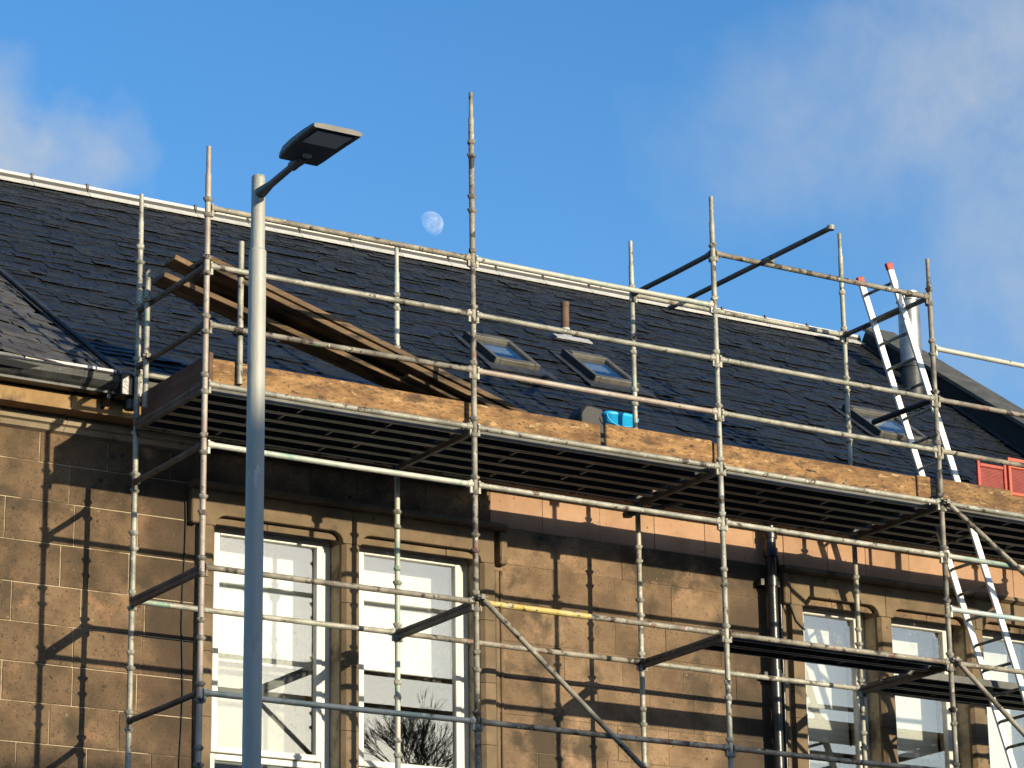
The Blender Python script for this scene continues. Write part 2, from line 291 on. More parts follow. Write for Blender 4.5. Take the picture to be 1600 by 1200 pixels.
# ashlar blocks
courses = [.128, -.256, -.590, -.947, -1.304, -1.635, -1.969, -2.295, -2.63, -2.965, -3.3, -3.63]
measured = {0: [-.60], 1: [-.323], 2: [-.89], 3: [-.382], 4: [-.807], 5: [-.25], 6: [-.865], 7: [-.439], 8: [-.72]}
def stones(x0, x1, ci, mat, joint, seed, knots=()):
    r = random.Random(seed*131+ci); cuts = [x0]
    ks = [k for k in knots if x0+.12 < k < x1-.12]
    c = x0
    for k in ks + [x1]:
        while k-c > .86:
            c += min(r.uniform(.46, .78), k-c-.3); cuts.append(c)
        cuts.append(k); c = k
    z1, z0 = courses[ci], courses[ci+1]
    for a, b in zip(cuts, cuts[1:]):
        h = MB(); j = joint/2; fy = WY + r.uniform(-.003, .003); dx = r.uniform(-.001, .001)
        h.box((a+j+dx, fy, D+z0+j), (b-j+dx, WY+.02, D+z1-j))
        part('stone', h, mat, wall, bevel=.003, at=((a+b)/2, WY, D+(z0+z1)/2))
for ci in range(len(courses)-1):
    zt = courses[ci]
    kn = [k for m in measured.get(ci, []) for k in (m-.68, m, m+.62, m+1.2)]
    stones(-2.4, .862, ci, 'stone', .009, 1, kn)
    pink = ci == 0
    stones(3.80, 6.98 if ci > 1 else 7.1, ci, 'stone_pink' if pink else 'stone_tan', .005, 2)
    if ci == 0:
        stones(.862, 3.80, ci, 'stone', .005, 3); stones(7.1, 11.9, ci, 'stone_pink', .006, 4)
    if ci == 1:
        stones(.862, 3.80, 1, 'surround', .005, 5); stones(7.1, 11.9, 1, 'stone_tan', .005, 6)
    if ci >= 1: stones(10.66, 11.9, ci, 'stone_tan', .005, 7)
# the joints right of the windows are darker than those on the left: brown pointing strips set just above the mortar
o = MB(); o.box((3.70, WY+.0055, D-3.6), (7.10, WY+.0075, D+.12)); part('pointing', o, 'mortar_brown', wall)
o = MB()
for i in range(0, len(xs), 2): o.box((xs[i]-.001 if i else XL, WY-.004, 0), (xs[i+1]+.001, WY+.007, D-3.632))
for a, b in openings: o.box((a+.002, WY-.003, 0), (b-.002, WY+.0072, D-3.632))
part('lower_wall', o, 'stone', B)
o = MB(); o.box((XL, WY-.002, D-3.63), (-2.4, WY+.007, D+.12)); part('end_wall_face', o, 'stone', B)
# window surrounds: jambs, mullions, lintels with rounded corners
def rounded_lintel(a, b, x0, x1, zt, r=.10):
    pts = [(x0, zt), (x0, HEAD-r), (a, HEAD-r)]
    pts += [(a+r-r*math.cos(t), HEAD-r+r*math.sin(t)) for t in [R(18*i) for i in range(1, 6)]]
    pts += [(b-r+r*math.sin(t), HEAD-r+r*math.cos(t)) for t in [R(18*i) for i in range(0, 6)]]
    pts += [(x1, HEAD-r), (x1, zt)]
    return pts
groups = [(.862, [openings[0], openings[1]], 3.80), (7.12, openings[2:], 10.62)]
FY = 1.815
for x0, ops, x1 in groups:
    edges = [x0] + [(ops[i][1]+ops[i+1][0])/2 for i in range(len(ops)-1)] + [x1]
    for i, (a, b) in enumerate(ops):
        h = MB(); h.prism([(u, w+D) for u, w in rounded_lintel(a, b, edges[i]+.002, edges[i+1]-.002, -.315)], 'y', FY, WY+.19)
        part('lintel', h, 'surround', wall, bevel=.004)
    zs = [HEAD-.102, -1.15, -1.72, -2.28, -2.9, -3.4]
    cols = [(x0, ops[0][0])] + [(ops[i][1], ops[i+1][0]) for i in range(len(ops)-1)] + [(ops[-1][1], x1)]
    for a, b in cols:
        for zt, zb in zip(zs, zs[1:]):
            h = MB(); ch = .035; inner = a != x0 and b != x1
            ya = FY+.004 if inner else FY
            poly = [(a+.001, WY+.19), (a+.001, ya+ch if a != x0 else ya), (a+(ch if a != x0 else .001), ya), (b-(ch if b != x1 else .001), ya), (b-.001, ya+ch if b != x1 else ya), (b-.001, WY+.19)]
            h.prism(poly, 'z', D+zb+.003, D+zt-.001); part('mullion' if inner else 'jamb_stone', h, 'surround', wall, bevel=.002)
    # hood mould over the group with square label stops
    h = MB(); h.prism([(WY+.01, -.315), (FY-.05, -.33), (FY-.065, -.37), (FY-.02, -.40), (WY+.01, -.42)][::-1], 'x', x0-.10, x1+.12)
    for i in range(len(h.v)): h.v[i] = (h.v[i][0], h.v[i][1], h.v[i][2]+D)
    h2 = MB(); h2.prism([(WY+.01, D-.24), (FY-.045, D-.25), (FY-.06, D-.29), (FY-.005, D-.312), (WY+.01, D-.312)], 'x', x0-.09, x1+.12); part('hood_mould', h2, 'surround', wall)
    for sx in ((x0-.11, x0-.004), (x1+.035, x1+.14)):
        h = MB(); h.box((sx[0]+.02, FY-.02, D-.62), (sx[1]-.01, WY+.01, D-.313)); part('label_stop', h, 'surround', wall, bevel=.012)
    # thin outer roll beside the jambs
    if x0 < 1:
        for (sx, rr) in ((x1+.045, .022), (x1+.10, .016)):
            h = MB(); h.tube((sx, WY-.004, D-3.5), (sx, WY-.004, D-.664), rr, 10); part('roll_moulding', h, 'surround', wall)
# windows
WFY = 2.05
for wi, (a, b) in enumerate(openings):
    w = obj('window', MB().box((a-.02, WFY+.06, D+SILL-.02), (a+.0, WFY+.07, D+SILL)).mesh('window_back'), 'upvc', B, (0, 0, 0)); WL[w] = Vector((0, 0, 0))
    w.data.clear_geometry()
    fr = MB(); t1, t2 = .062, .056; tz, bz = D+HEAD, D+SILL
    def ring(x0, x1, z0, z1, t, ya, yb):
        fr.box((x0, ya, z0), (x0+t, yb, z1)); fr.box((x1-t, ya, z0), (x1, yb, z1)); fr.box((x0+t, ya, z1-t), (x1-t, yb, z1)); fr.box((x0+t, ya, z0), (x1-t, yb, z0+t))
    fr_me = None
    ring(a+.003, b-.003, bz, tz+.03, t1+.02, WFY, WFY+.07)
    zr = D-2.53
    x0, x1 = a+.003+t1+.022, b-.003-t1-.022
    ring(x0+.004, x1-.004, zr, tz-.058, t2, WFY-.02, WFY+.05)
    ring(x0, x1, bz+.085, zr-.004, t2, WFY+.012, WFY+.06)
    me = fr.mesh('frame', .005); w.data = me; me.materials.clear(); me.materials.append(M['upvc'])
    pn = MB(); pn.box((x0+t2-.004, WFY+.015, zr+t2-.004), (x1-t2+.004, WFY+.019, tz-.052-t2+.004)); part('pane', pn, 'glass', w)
    pn = MB(); pn.box((x0+t2-.004, WFY+.030, bz+.085+t2-.004), (x1-t2+.004, WFY+.034, zr-t2)); part('pane', pn, 'glass', w)
    zb = (-1.66, -1.60, -1.80, -1.86, -2.1)[wi]
    bl = MB(); nb = 8
    bl.box((a+.04, 2.325, D+zb), (b-.04, 2.328, D+HEAD+.11)); bl.tube((a+.04, 2.326, D+zb), (b-.04, 2.326, D+zb), .012, 8)
    part('roller_blind', bl, 'blind', w)
    if wi != 1:
        cu = MB(); k = 40; pts = []
        for i in range(k+1):
            x = a+.05+(b-a-.1)*i/k; pts.append((x, 2.42+.004*math.sin(i*1.9)+.002*math.sin(i*4.1)))
        vs = [(x, y, D+SILL+.1) for x, y in pts] + [(x, y, D+HEAD) for x, y in pts]
        cu.add(vs, [(i, i+1, k+2+i, k+1+i) for i in range(k)], True); part('net_curtain', cu, 'curtain', w)
    si = MB(); si.prism([(WY+.2, D+SILL+.01), (1.76, D+SILL-.03), (1.76, D+SILL-.14), (WY+.2, D+SILL-.14)], 'x', a-.02, b+.02); part('window_sill', si, 'surround', wall)
# cornice, gutter
def xprof(name, poly, xa, xb, mat, parent=B, bevel=0, step=None):
    x = xa; r = random.Random(hash(name) % 97 if False else len(name))
    while x < xb-.01:
        e = min(xb, x + (step*r.uniform(.85, 1.15) if step else 1e9)); h = MB(); h.prism([(u, w+D) for u, w in poly], 'x', x+(.002 if step else 0), e-(.002 if step else 0))
        part(name, h, mat, parent, bevel=bevel, at=((x+e)/2, poly[0][0], D+poly[0][1])); x = e
xprof('cornice_stone', [(WY+.3, .128), (1.755, .126), (1.745, .10), (1.765, .062), (1.80, .05), (1.83, .015), (WY+.001, .0), (WY+.3, .0)], -2.4, .80, 'cornice', step=1.0)
xprof('fascia_stone', [(WY+.3, .131), (1.56, .131), (1.56, .148), (1.575, .152), (1.575, .275), (WY+.3, .275)], -2.4, XR, 'fascia', bevel=.003, step=.95)
gp = [(1.50, .445), (1.355, .445), (1.350, .43), (1.362, .425), (1.375, .37), (1.41, .325), (1.44, .305), (1.44, .285), (1.52, .285), (1.565, .285), (1.565, .445)]
xprof('gutter', gp, -2.4, XR-.4, 'gutter', step=1.8)
for i in range(9):
    h = MB(); x = -1.55+i*1.35; h.prism([(1.57, D+.281), (1.57, D+.30), (1.50, D+.283), (1.44, D+.277), (1.44, D+.24), (1.574, D+.18)], 'x', x, x+.03); part('gutter_bracket', h, 'iron', B)
h = MB(); h.box((-.12, 1.335, D+.255), (.12, 1.5, D+.452)); h.tube((0, 1.42, D+.27), (.0, 1.42, D+.16), .05, 12); part('gutter_outlet', h, 'iron', B, bevel=.01)
for xa, xb in ((-2.4, -1.26), (-1.25, -.98), (-.97, -.34), (-.33, -.15)):
    h = MB(); h.box((xa, 1.372, D+.447), (xb, 1.51, D+.475)); part('eaves_strip', h, 'lead_light' if xa > -1.1 else 'lead', B, bevel=.004)
# downpipe on the front wall
o = MB(); px, py = 6.86, 1.765
o.tube((px, py, .15), (px, py, D-.16), .052, 16); dp = part('downpipe', o, 'iron', B)
for z in (-.45, -1.35, -2.3, -4, -6):
    h = MB(); h.tube((px, py, D+z-.045), (px, py, D+z+.045), .064, 16); h.box((px-.11, py+.02, D+z-.03), (px+.11, WY+.005, D+z+.03)); part('pipe_collar', h, 'iron', dp)
h = MB(); h.tube((px, py, D-.17), (px, py, D+.27), .055, 16); h.tube((px, py, D-.20), (px, py, D-.12), .07, 16); h.tube((px, py, D-.02), (px, py, D+.02), .066, 16); part('pipe_head', h, 'iron', dp)
h = MB(); h.tube((px+.17, WY-.01, .15), (px+.17, WY-.012, D-.3), .017, 8); h.tube((px+.17, WY-.012, D-.3), (px+.06, py, D-.17), .017, 8); part('waste_pipe', h, 'iron', dp)
h = MB(); pts = [(.74, WY-.012, D-.3)] + [(.74+.012*math.sin(i*1.3), WY-.012, D-.3-i*.3) for i in range(1, 12)]; h.path(pts, .006, 6); part('wall_cable', h, 'cable', wall)
h = MB(); pts = [(7.02, WY-.012, D-.40), (7.03, WY-.012, D-.55), (7.10, FY-.008, D-.63), (7.16, FY-.01, D-.78), (7.26, FY-.01, D-.86)]; h.path(pts, .009, 6); part('wall_cable', h, 'cable', wall)
for (px_, py_) in ((237, 685), (158, 750), (845, 842), (191, 712), (176, 714)):
    p = hy(px_, py_, WY); h = MB(); s = .02; h.tube((p.x, WY-.006, p.z+D), (p.x, WY+.004, p.z+D), s, 8); part('wall_plug', h, 'cable', wall)

# roof
PIT = R(37); TP = math.tan(PIT); EY, EZ = 1.47, .441
RY, RZ = 6.045, .441+(6.045-1.47)*TP
NRM = Vector((0, -math.sin(PIT), math.cos(PIT))); UPS = Vector((0, math.cos(PIT), math.sin(PIT))); XD = Vector((1, 0, 0))
LEN = (RY-EY)/math.cos(PIT)
def rp(x, s, h=0): p = Vector((x, EY, EZ+D)) + UPS*s + NRM*h; return p
o = MB(); o.add([rp(XL, 0, -.03), rp(XR, 0, -.03), rp(XR, LEN, -.03), rp(XL, LEN, -.03), rp(XL, 0, -.10), rp(XR, 0, -.10), rp(XR, LEN, -.10), rp(XL, LEN, -.10)],
          [(0, 1, 2, 3), (7, 6, 5, 4), (0, 4, 5, 1), (1, 5, 6, 2), (2, 6, 7, 3), (3, 7, 4, 0)])
roof = part('roof', o, 'underlay', B, at=(4, EY, D))
o = MB(); bx = [(XL, RY+.02, D+RZ-.03), (XR, RY+.02, D+RZ-.03), (XR, YB+.25, D+.3), (XL, YB+.25, D+.3)]
o.add(bx+[(x, y, z-.08) for x, y, z in bx], [(0, 1, 2, 3), (7, 6, 5, 4), (0, 4, 5, 1), (1, 5, 6, 2), (2, 6, 7, 3), (3, 7, 4, 0)]); part('rear_slope', o, 'slate', B)
# the valley on the left: line in the roof plane
VA = (-.085, .0); VT = hy(0, 432, 3.3)
dv = pray(0, 432); t = ((rp(0, 0)-CAM).dot(NRM))/dv.dot(NRM); vp = CAM+dv*t; VB = (vp.x, (vp-rp(vp.x, 0)).dot(UPS))
def valley_x(s): return VA[0] + (VB[0]-VA[0])*(s-VA[1])/(VB[1]-VA[1])
def slate_mesh(seed, w, l, th):
    r = random.Random(seed); nseg = 5; lo = []
    cl, cr = r.choice((0, 0, 0, .012)), r.choice((0, 0, 0, .012))
    lo.append((-w/2, cl)); 
    for i in range(1, nseg): lo.append((-w/2+w*i/nseg, r.uniform(-.003, .003)))
    lo.append((w/2, cr)); poly = lo + [(w/2-.003, l), (-w/2+.003, l)]
    k = len(poly); bow = r.uniform(-.002, .003); vs = []
    for top in (0, 1):
        for i, (u, s) in enumerate(poly): vs.append((u, s, top*th + bow*math.cos(u/w*math.pi)*(1 if s < l*.5 else 0) + (r.uniform(-.002, .002) if top else 0)))
    fs = [tuple(range(k))[::-1], tuple(range(k, 2*k))] + [(i, (i+1) % k, k+(i+1) % k, k+i) for i in range(k)]
    return vs, fs
variants = []
for i in range(24):
    variants.append(slate_mesh(i, (.15, .17, .19, .21, .23, .25)[i % 6], .22, rnd.uniform(.005, .009)))
def slate_xf(base, upv, nv, xv, lift, twist, roll):
    tail = lift/.22
    u = (upv - nv*tail).normalized(); x = (xv + u*twist + nv*roll).normalized(); nn = x.cross(u).normalized(); u = nn.cross(x)
    m = Matrix((x, u, nn)).transposed().to_4x4(); m.translation = base; return m
skylights = [(4.68, 5.20, 3.24, 3.82), (5.83, 6.36, 3.22, 3.81), (9.28, 9.97, 3.06, 3.66)]
cand = []
s = -.05; ci = 0
while s < LEN-.10:
    fr_ = s/LEN; exp = .118-.046*fr_
    x = (valley_x(max(s, 0)) if valley_x(s) > XL else XL)+.02; x -= rnd.uniform(0, .1); wav0 = rnd.uniform(0, 6)
    WA = .0085
    while x < 11.52:
        vi = rnd.randrange(24); vs_, fs_ = variants[vi]; w = max(q[0] for q in vs_)*2
        ph = 1.3*math.sin(x*.9+ci*.17); wave = WA*(math.sin((x+w/2)*5.1+ci*.42+ph) + .7*math.sin((x+w/2)*8.7-ci*.63+2*ph))
        slope_ = WA*(5.1*math.cos((x+w/2)*5.1+ci*.42+ph) + .7*8.7*math.cos((x+w/2)*8.7-ci*.63+2*ph))*.9
        y = EY + (s+.1)*math.cos(PIT)
        skip = any(a-.02 < x+w/2 < b+.02 and c < y < d for a, b, c, d in skylights)
        if not skip:
            lift = .020 + .016*max(0.0, math.sin(x*3.1+ci*1.9)*math.sin(x*1.13-ci*.77+2))**2 + .006*math.sin(x*2.3+ci*.9)*math.sin(x*.83-ci*.51+1) + rnd.uniform(-.003, .003) + (.010 if rnd.random() < .06 else 0)
            m = slate_xf(rp(x+w/2, s+wave+rnd.uniform(-.0025, .0025), lift), UPS, NRM, XD, lift-.004, slope_+rnd.gauss(0, .006), rnd.gauss(0, .006))
            p = project(m.translation); vis = -5 < p[0] < 1605 and 260 < p[1] < 545+.165*(p[0]-330)+ (60 if p[0] < 330 else 10)
            cand.append((p[2] if vis else 99, vi, m, 'slate'))
        x += w + rnd.uniform(.0, .003)
    s += exp; ci += 1
# slope left of the valley, turned a little towards the right
E0 = rp(VA[0], 0); V1 = rp(valley_x(LEN), LEN); G0 = Vector((-2.4, EY-.30, EZ+D+.0))
BU0 = (E0-G0).normalized(); bn = BU0.cross(V1-E0).normalized()
if bn.z < 0: bn = -bn
bux = Vector((bn.x, bn.y, 0)).normalized(); hx_ = Vector((0, 0, 1)).cross(bux)*1; hx_ = -hx_ if hx_.x < 0 else hx_
hx_ = (hx_*math.cos(.16) + bn.cross(hx_)*-math.sin(.16)).normalized() if True else hx_
bup = bn.cross(hx_).normalized(); bup = bup if bup.z > 0 else -bup
vdir = (V1-E0).normalized(); vside = bn.cross(vdir); vside = vside if vside.x < 0 else -vside
under = MB(); far = E0 + vside*3.2; c4 = [E0-bn*.03, V1-bn*.03, V1+vside*3.2-bn*.03, far-bn*.03]
under.add(c4+[q-bn*.05 for q in c4], [(0, 1, 2, 3), (7, 6, 5, 4), (0, 4, 5, 1), (1, 5, 6, 2), (2, 6, 7, 3), (3, 7, 4, 0)]); part('valley_slope', under, 'underlay', roof)
cand_b = []
for j in range(-10, 56):
    sl = j*.125
    x = -3.4
    while x < 1.4:
        vi = rnd.randrange(24); w = max(q[0] for q in variants[vi][0])*2
        base = E0 + hx_*x + bup*sl
        rel = base-E0; dside = rel.dot(vside); dl = rel.dot(vdir)
        if dside > .03 + w*.22 and dside < 3.0 and base.z > D+EZ-.03 and base.y > EY-.10-.12 and dl < LEN+.1:
            lift = max(.012, rnd.gauss(.018, .003)); m = slate_xf(base+bn*lift, bup, bn, hx_, lift-.003, rnd.gauss(0, .012), rnd.gauss(0, .010))
            p = project(m.translation); vis = p[0] > -5 and p[1] < 600; cand_b.append((p[2] if vis else 99, vi, m, 'slate_old_lit'))
        x += w+.001
mesh_cache = {}
def vmesh(vi, mt):
    if (vi, mt) not in mesh_cache:
        me = bpy.data.meshes.new('slate'); me.from_pydata(*[variants[vi][0], [], variants[vi][1]]); me.materials.append(M[mt]); me.update(); mesh_cache[(vi, mt)] = me
    return mesh_cache[(vi, mt)]
allc = sorted(cand+cand_b, key=lambda c: c[0]); rest = {'slate': MB(), 'slate_old_lit': MB()}
for i, (dz, vi, m, mt) in enumerate(allc):
    if i < 300:
        o = bpy.data.objects.new('slate', vmesh(vi, mt)); COL.objects.link(o); o.parent = roof
        mm_ = m.copy(); mm_.translation = m.translation-WL[roof]; o.matrix_local = mm_
    else: rest[mt].add([m @ Vector(q) for q in variants[vi][0]], variants[vi][1])
for mt in rest:
    if rest[mt].v: part('slate_courses', rest[mt], mt, roof, kind='stuff')
# valley lead, raised roll
h = MB(); pa, pb = rp(VA[0], -.03, .035), rp(valley_x(LEN), LEN, .035); h.tube(pa+NRM*.015, pb+NRM*.015, .021, 10)
side = vdir.cross(NRM).normalized(); h.obox((pa+pb)/2-NRM*.012, (pb-pa)/2, side*.05, NRM*.006); part('valley_lead', h, 'lead', roof)
# ridge capping in lengths with a clip at each joint
x = XL
x = XL+.24
while x < 11.45:
    e = min(x+.61, 11.5); h = MB()
    h.tube((x+.006, RY, D+RZ+.102), (e-.006, RY, D+RZ+.102), .025, 14)
    for sg in (1, -1):
        a = Vector((0, RY-sg*.012, D+RZ+.052)); b = a + Vector((0, -sg*.115*math.cos(PIT), -.115*math.sin(PIT)))
        nn = Vector((0, -sg*math.sin(PIT), math.cos(PIT)))*.006
        h.add([(x+.004, *(a+nn)[1:]), (e-.004, *(a+nn)[1:]), (e-.004, *(b+nn)[1:]), (x+.004, *(b+nn)[1:]), (x+.004, *(a-nn)[1:]), (e-.004, *(a-nn)[1:]), (e-.004, *(b-nn)[1:]), (x+.004, *(b-nn)[1:])],
              [(0, 1, 2, 3), (7, 6, 5, 4), (0, 4, 5, 1), (1, 5, 6, 2), (2, 6, 7, 3), (3, 7, 4, 0)])
    rc = part('ridge_cap', h, 'ridge', roof, at=(x, RY, D+RZ))
    kk = MB(); kk.box((x+.004, RY-.026, D+RZ+.03), (e-.004, RY+.026, D+RZ+.085)); part('ridge_gap_shadow', kk, 'blackrub', rc, at=(x, RY, D+RZ))  # black strip painted in as the shadow gap below the roll
    k = MB(); k.tube((x-.016, RY, D+RZ+.102), (x+.012, RY, D+RZ+.102), .033, 12); k.obox((x, RY-.01, D+RZ+.110), (.014, 0, 0), (0, .026, 0), (0, 0, .03)); part('ridge_clip', k, 'lead', rc, bevel=.004, at=(x, RY, D+RZ))
    x = e
    if e >= 11.5: break
# raised coping (skew) at the right-hand gable
o = MB()
def skp(x, s, h): return rp(x, s, h)
xa, xb = 11.54, 11.93
pr = [skp(xa, -.15, -.1), skp(xa, LEN+.05, -.1), skp(xa, LEN+.05, .17), skp(xa, -.15, .36)]; pr2 = [q+Vector((xb-xa, 0, 0)) for q in pr]
o.add(pr+pr2, [(0, 1, 2, 3), (7, 6, 5, 4), (0, 4, 5, 1), (1, 5, 6, 2), (2, 6, 7, 3), (3, 7, 4, 0)]); sk = part('skew_wall', o, 'underlay', B)
for i in range(7):
    s0, s1 = -.2+(LEN+.3)*i/7, -.2+(LEN+.3)*(i+1)/7; hh = lambda s: .362-.19*(s+.15)/(LEN+.2)
    c8 = [skp(xa-.04, s0+.003, hh(s0)), skp(xa-.04, s1-.003, hh(s1)), skp(xb+.05, s1-.003, hh(s1)), skp(xb+.05, s0+.003, hh(s0))]
    h = MB(); h.add(c8+[q+NRM*.045 for q in c8], [(0, 1, 2, 3), (7, 6, 5, 4), (0, 4, 5, 1), (1, 5, 6, 2), (2, 6, 7, 3), (3, 7, 4, 0)]); part('coping_stone', h, 'skewcap', sk, bevel=.004)
h = MB(); h.obox(rp(11.50, LEN/2, .045), (.06, 0, 0), UPS*(LEN/2), NRM*.006); part('skew_flashing', h, 'lead', sk)
# skylights
for i, (a, b, ya, yb) in enumerate(skylights):
    s0, s1 = (ya-EY)/math.cos(PIT), (yb-EY)/math.cos(PIT); t = .06; hh = .10
    f = MB(); mid = (s0+s1)/2; hl = (s1-s0)/2
    def bar(x0, x1, u0, u1, h0, h1): f.obox(rp((x0+x1)/2, (u0+u1)/2, (h0+h1)/2), XD*((x1-x0)/2), UPS*((u1-u0)/2), NRM*((h1-h0)/2))
    bar(a, a+t, s0, s1, -.02, hh); bar(b-t, b, s0, s1, -.02, hh); bar(a+t, b-t, s1-.10, s1, -.02, hh+.012); bar(a+t, b-t, s0, s0+t*1.5, -.02, hh-.004)
    sk_ = part('skylight', f, 'velux', B, bevel=.006)
    f = MB(); bar(a+t-.004, b-t+.004, s0+t*1.5-.004, s1-.10+.004, hh-.030, hh-.024); part('pane', f, 'skyglass', sk_)
    f = MB(); bar(a+t, b-t, s1-.10-(s1-s0)*.26, s1-.10, hh-.075, hh-.07); part('blind', f, 'blind', sk_)
    f = MB(); bar(a+.002, b-.002, s0+.002, s1-.002, -.028, -.022); part('dark_well', f, 'underlay', sk_)
    f = MB(); bar(a-.10, a-.002, s0-.06, s1+.10, .03, .042); bar(b+.002, b+.10, s0-.06, s1+.10, .03, .042); bar(a-.12, b+.12, s0-.16, s0-.004, .036, .048); bar(a-.1, b+.1, s1+.004, s1+.1, .03, .042); part('flashing', f, 'lead', sk_)
    f = MB(); bar(a-.012, a-.001, s0-.01, s1, .0, hh+.008); part('side_cover', f, 'blackrub', sk_)
# soil vent pipe with lead slate
vb = rp(6.29, (4.41-EY)/math.cos(PIT))
o = MB(); o.tube(vb-Vector((0, 0, .1)), vb+Vector((0, 0, .40)), .043, 16); o.tube(vb+Vector((0, 0, .36)), vb+Vector((0, 0, .405)), .048, 16); vpipe = part('vent_pipe', o, 'rust', B)
h = MB(); h.tube(vb-NRM*.0+Vector((0, 0, .02)), vb+Vector((0, 0, .12)), .075, 14, .046); h.obox(rp(6.31, (4.33-EY)/math.cos(PIT), .05), XD*.22, UPS*.05, NRM*.006); part('lead_collar', h, 'lead_light', vpipe)
# twin wall flue
fb = rp(11.22, (4.78-EY)/math.cos(PIT))
o = MB(); zt = fb.z+1.17; o.tube(fb+Vector((0, 0, .30)), (fb.x, fb.y, zt-.10), .125, 24); flue = part('flue', o, 'inox', B)
h = MB(); h.tube(fb-Vector((0, 0, .2)), fb+Vector((0, 0, .30)), .128, 20); h.tube(fb+Vector((0, 0, .27)), fb+Vector((0, 0, .33)), .14, 20); part('flue_base', h, 'lead', flue)
h = MB(); h.tube((fb.x, fb.y, zt-.10), (fb.x, fb.y, zt-.085), .14, 24); h.tube((fb.x, fb.y, zt-.03), (fb.x, fb.y, zt+.0), .145, 24)
for a in range(4): h.tube((fb.x+.1*math.cos(a*1.57+.4), fb.y+.1*math.sin(a*1.57+.4), zt-.09), (fb.x+.1*math.cos(a*1.57+.4), fb.y+.1*math.sin(a*1.57+.4), zt-.02), .012, 8)
part('cowl', h, 'inox', flue)

# ------------------------------------------------------------------ scaffolding
TR = .0242; X = [0, 2.504, 5.029, 7.517, 10.03]; IY = 1.309
SF = thing('scaffold', 'galvanised tube scaffolding with timber toe boards along the front of the stone building', 'scaffold', (X[0], 0, .12))
def collar_mesh():
    bm_ = bmesh.new(); n = 16; rows = []
    for z, k in ((-.024, 0), (-.008, .6), (.004, 1), (.016, .8), (.022, 0)):
        row = []
        for i in range(n):
            t = 2*math.pi*i/n; lobe = max(0, math.cos(4*t))
            r = .0246 + k*(.007 + .015*lobe); row.append(bm_.verts.new((r*math.cos(t), r*math.sin(t), z)))
        rows.append(row)
    for a, b in zip(rows, rows[1:]):
        for i in range(n): bm_.faces.new((a[i], a[(i+1) % n], b[(i+1) % n], b[i])).smooth = True
    bm_.faces.new(rows[0][::-1]); bm_.faces.new(rows[-1]); me = bpy.data.meshes.new('collar'); bm_.to_mesh(me); bm_.free(); return me
CM = {k: None for k in ('galv', 'galv_dirty')}
for k in CM: CM[k] = collar_mesh()
def standard(x, y, top, mat, cm='galv', ks=range(-7, 6), tubetop=0.0):
    o = MB(); o.tube((x, y, .14), Z(x, y, top-.24), TR, 14); o.tube(Z(x, y, top-.24), Z(x, y, top), TR*.80, 12); o.tube((x, y, .12), (x, y, .15), .03, 10); o.box((x-.075, y-.075, .12), (x+.075, y+.075, .128))
    st = part('standard', o, mat, SF, at=(x, y, .12))
    for k in ks:
        if .5*k < top-.3:
            for dz_ in (-.068, .068):
                q = obj('collar', CM[cm], cm, st, Z(x, y, .5*k+dz_+rnd.uniform(-.006, .006)), rot=(rnd.uniform(-.06, .06), rnd.uniform(-.06, .06), rnd.uniform(-.4, .4)))
    return st
fm = ['galv_pink', 'galv_dirty', 'galv', 'galv_dirty', 'galv']; tops = [2.03, 3.03, 2.54, 2.38, 2.4]
for i, x in enumerate(X): standard(x, 0, tops[i], fm[i], 'galv_dirty' if i != 2 else 'galv')
rt_ = [2.05, 2.02, 2.53, 3.06, 2.5]
for i, x in enumerate(X): standard(x+(.01 if i == 0 else 0), IY, rt_[i], 'galv_green' if i == 1 else 'galv', 'galv')
def member(name, a, b, mat, r=TR, ends=True):
    a, b = Vector(a), Vector(b); d = (b-a).normalized(); o = MB(); a2, b2 = a+d*.028, b-d*.028
    sag = Vector((0, 0, -.004 if ends else 0)); mid = (a2+b2)/2+sag
    o.tube(a2, mid, r, 14); o.tube(mid, b2, r, 14)
    if ends:
        for p, s_ in ((a2, 1), (b2, -1)):
            o.tube(p, p+d*s_*.05, r*1.22, 12); o.obox(p+d*s_*.012-Vector((0, 0, .02)), d*.010, d.cross(Vector((0, 0, 1)))*.014, Vector((0, 0, .055)))
    return part(name, o, mat, SF, at=(a+b)/2)
def led(i, j, k, y, mat, name=None): 
    for q in range(i, j): member(name or ('guard_rail' if k > 0 else 'ledger'), Z(X[q], y, .5*k), Z(X[q+1], y, .5*k), mat if isinstance(mat, str) else mat[q-i])
led(0, 2, 3, 0, ['galv_dirty', 'galv_green']); led(2, 3, 4, 0, ['galv_dirty']); led(3, 4, 3, 0, ['galv_green'])
led(0, 4, 2, 0, ['galv', 'galv', 'galv', 'galv_dirty']); led(0, 4, 1, 0, ['galv_dirty', 'galv_pink', 'galv', 'galv_dirty'])
led(0, 4, 0, 0, 'galv'); led(0, 4, -1, 0, ['galv_green', 'galv', 'galv', 'galv_green'])
led(0, 1, -3, 0, 'galv_dirty'); led(1, 2, -3, 0, 'galv_dirty'); led(2, 4, -3, 0, ['galv_dirty', 'galv_dirty']); led(3, 4, -2, 0, ['galv_blue'])
led(0, 4, -5, 0, ['galv_green', 'galv_dirty', 'galv_dirty', 'galv_dirty'])
led(0, 4, -3, IY, ['galv', 'galv_dirty', 'galv', 'galv_dirty']); led(2, 3, 4, IY, ['galv']); led(0, 1, .9, IY, ['galv'], 'guard_rail')
led(0, 4, 0, IY, 'galv_dirty')
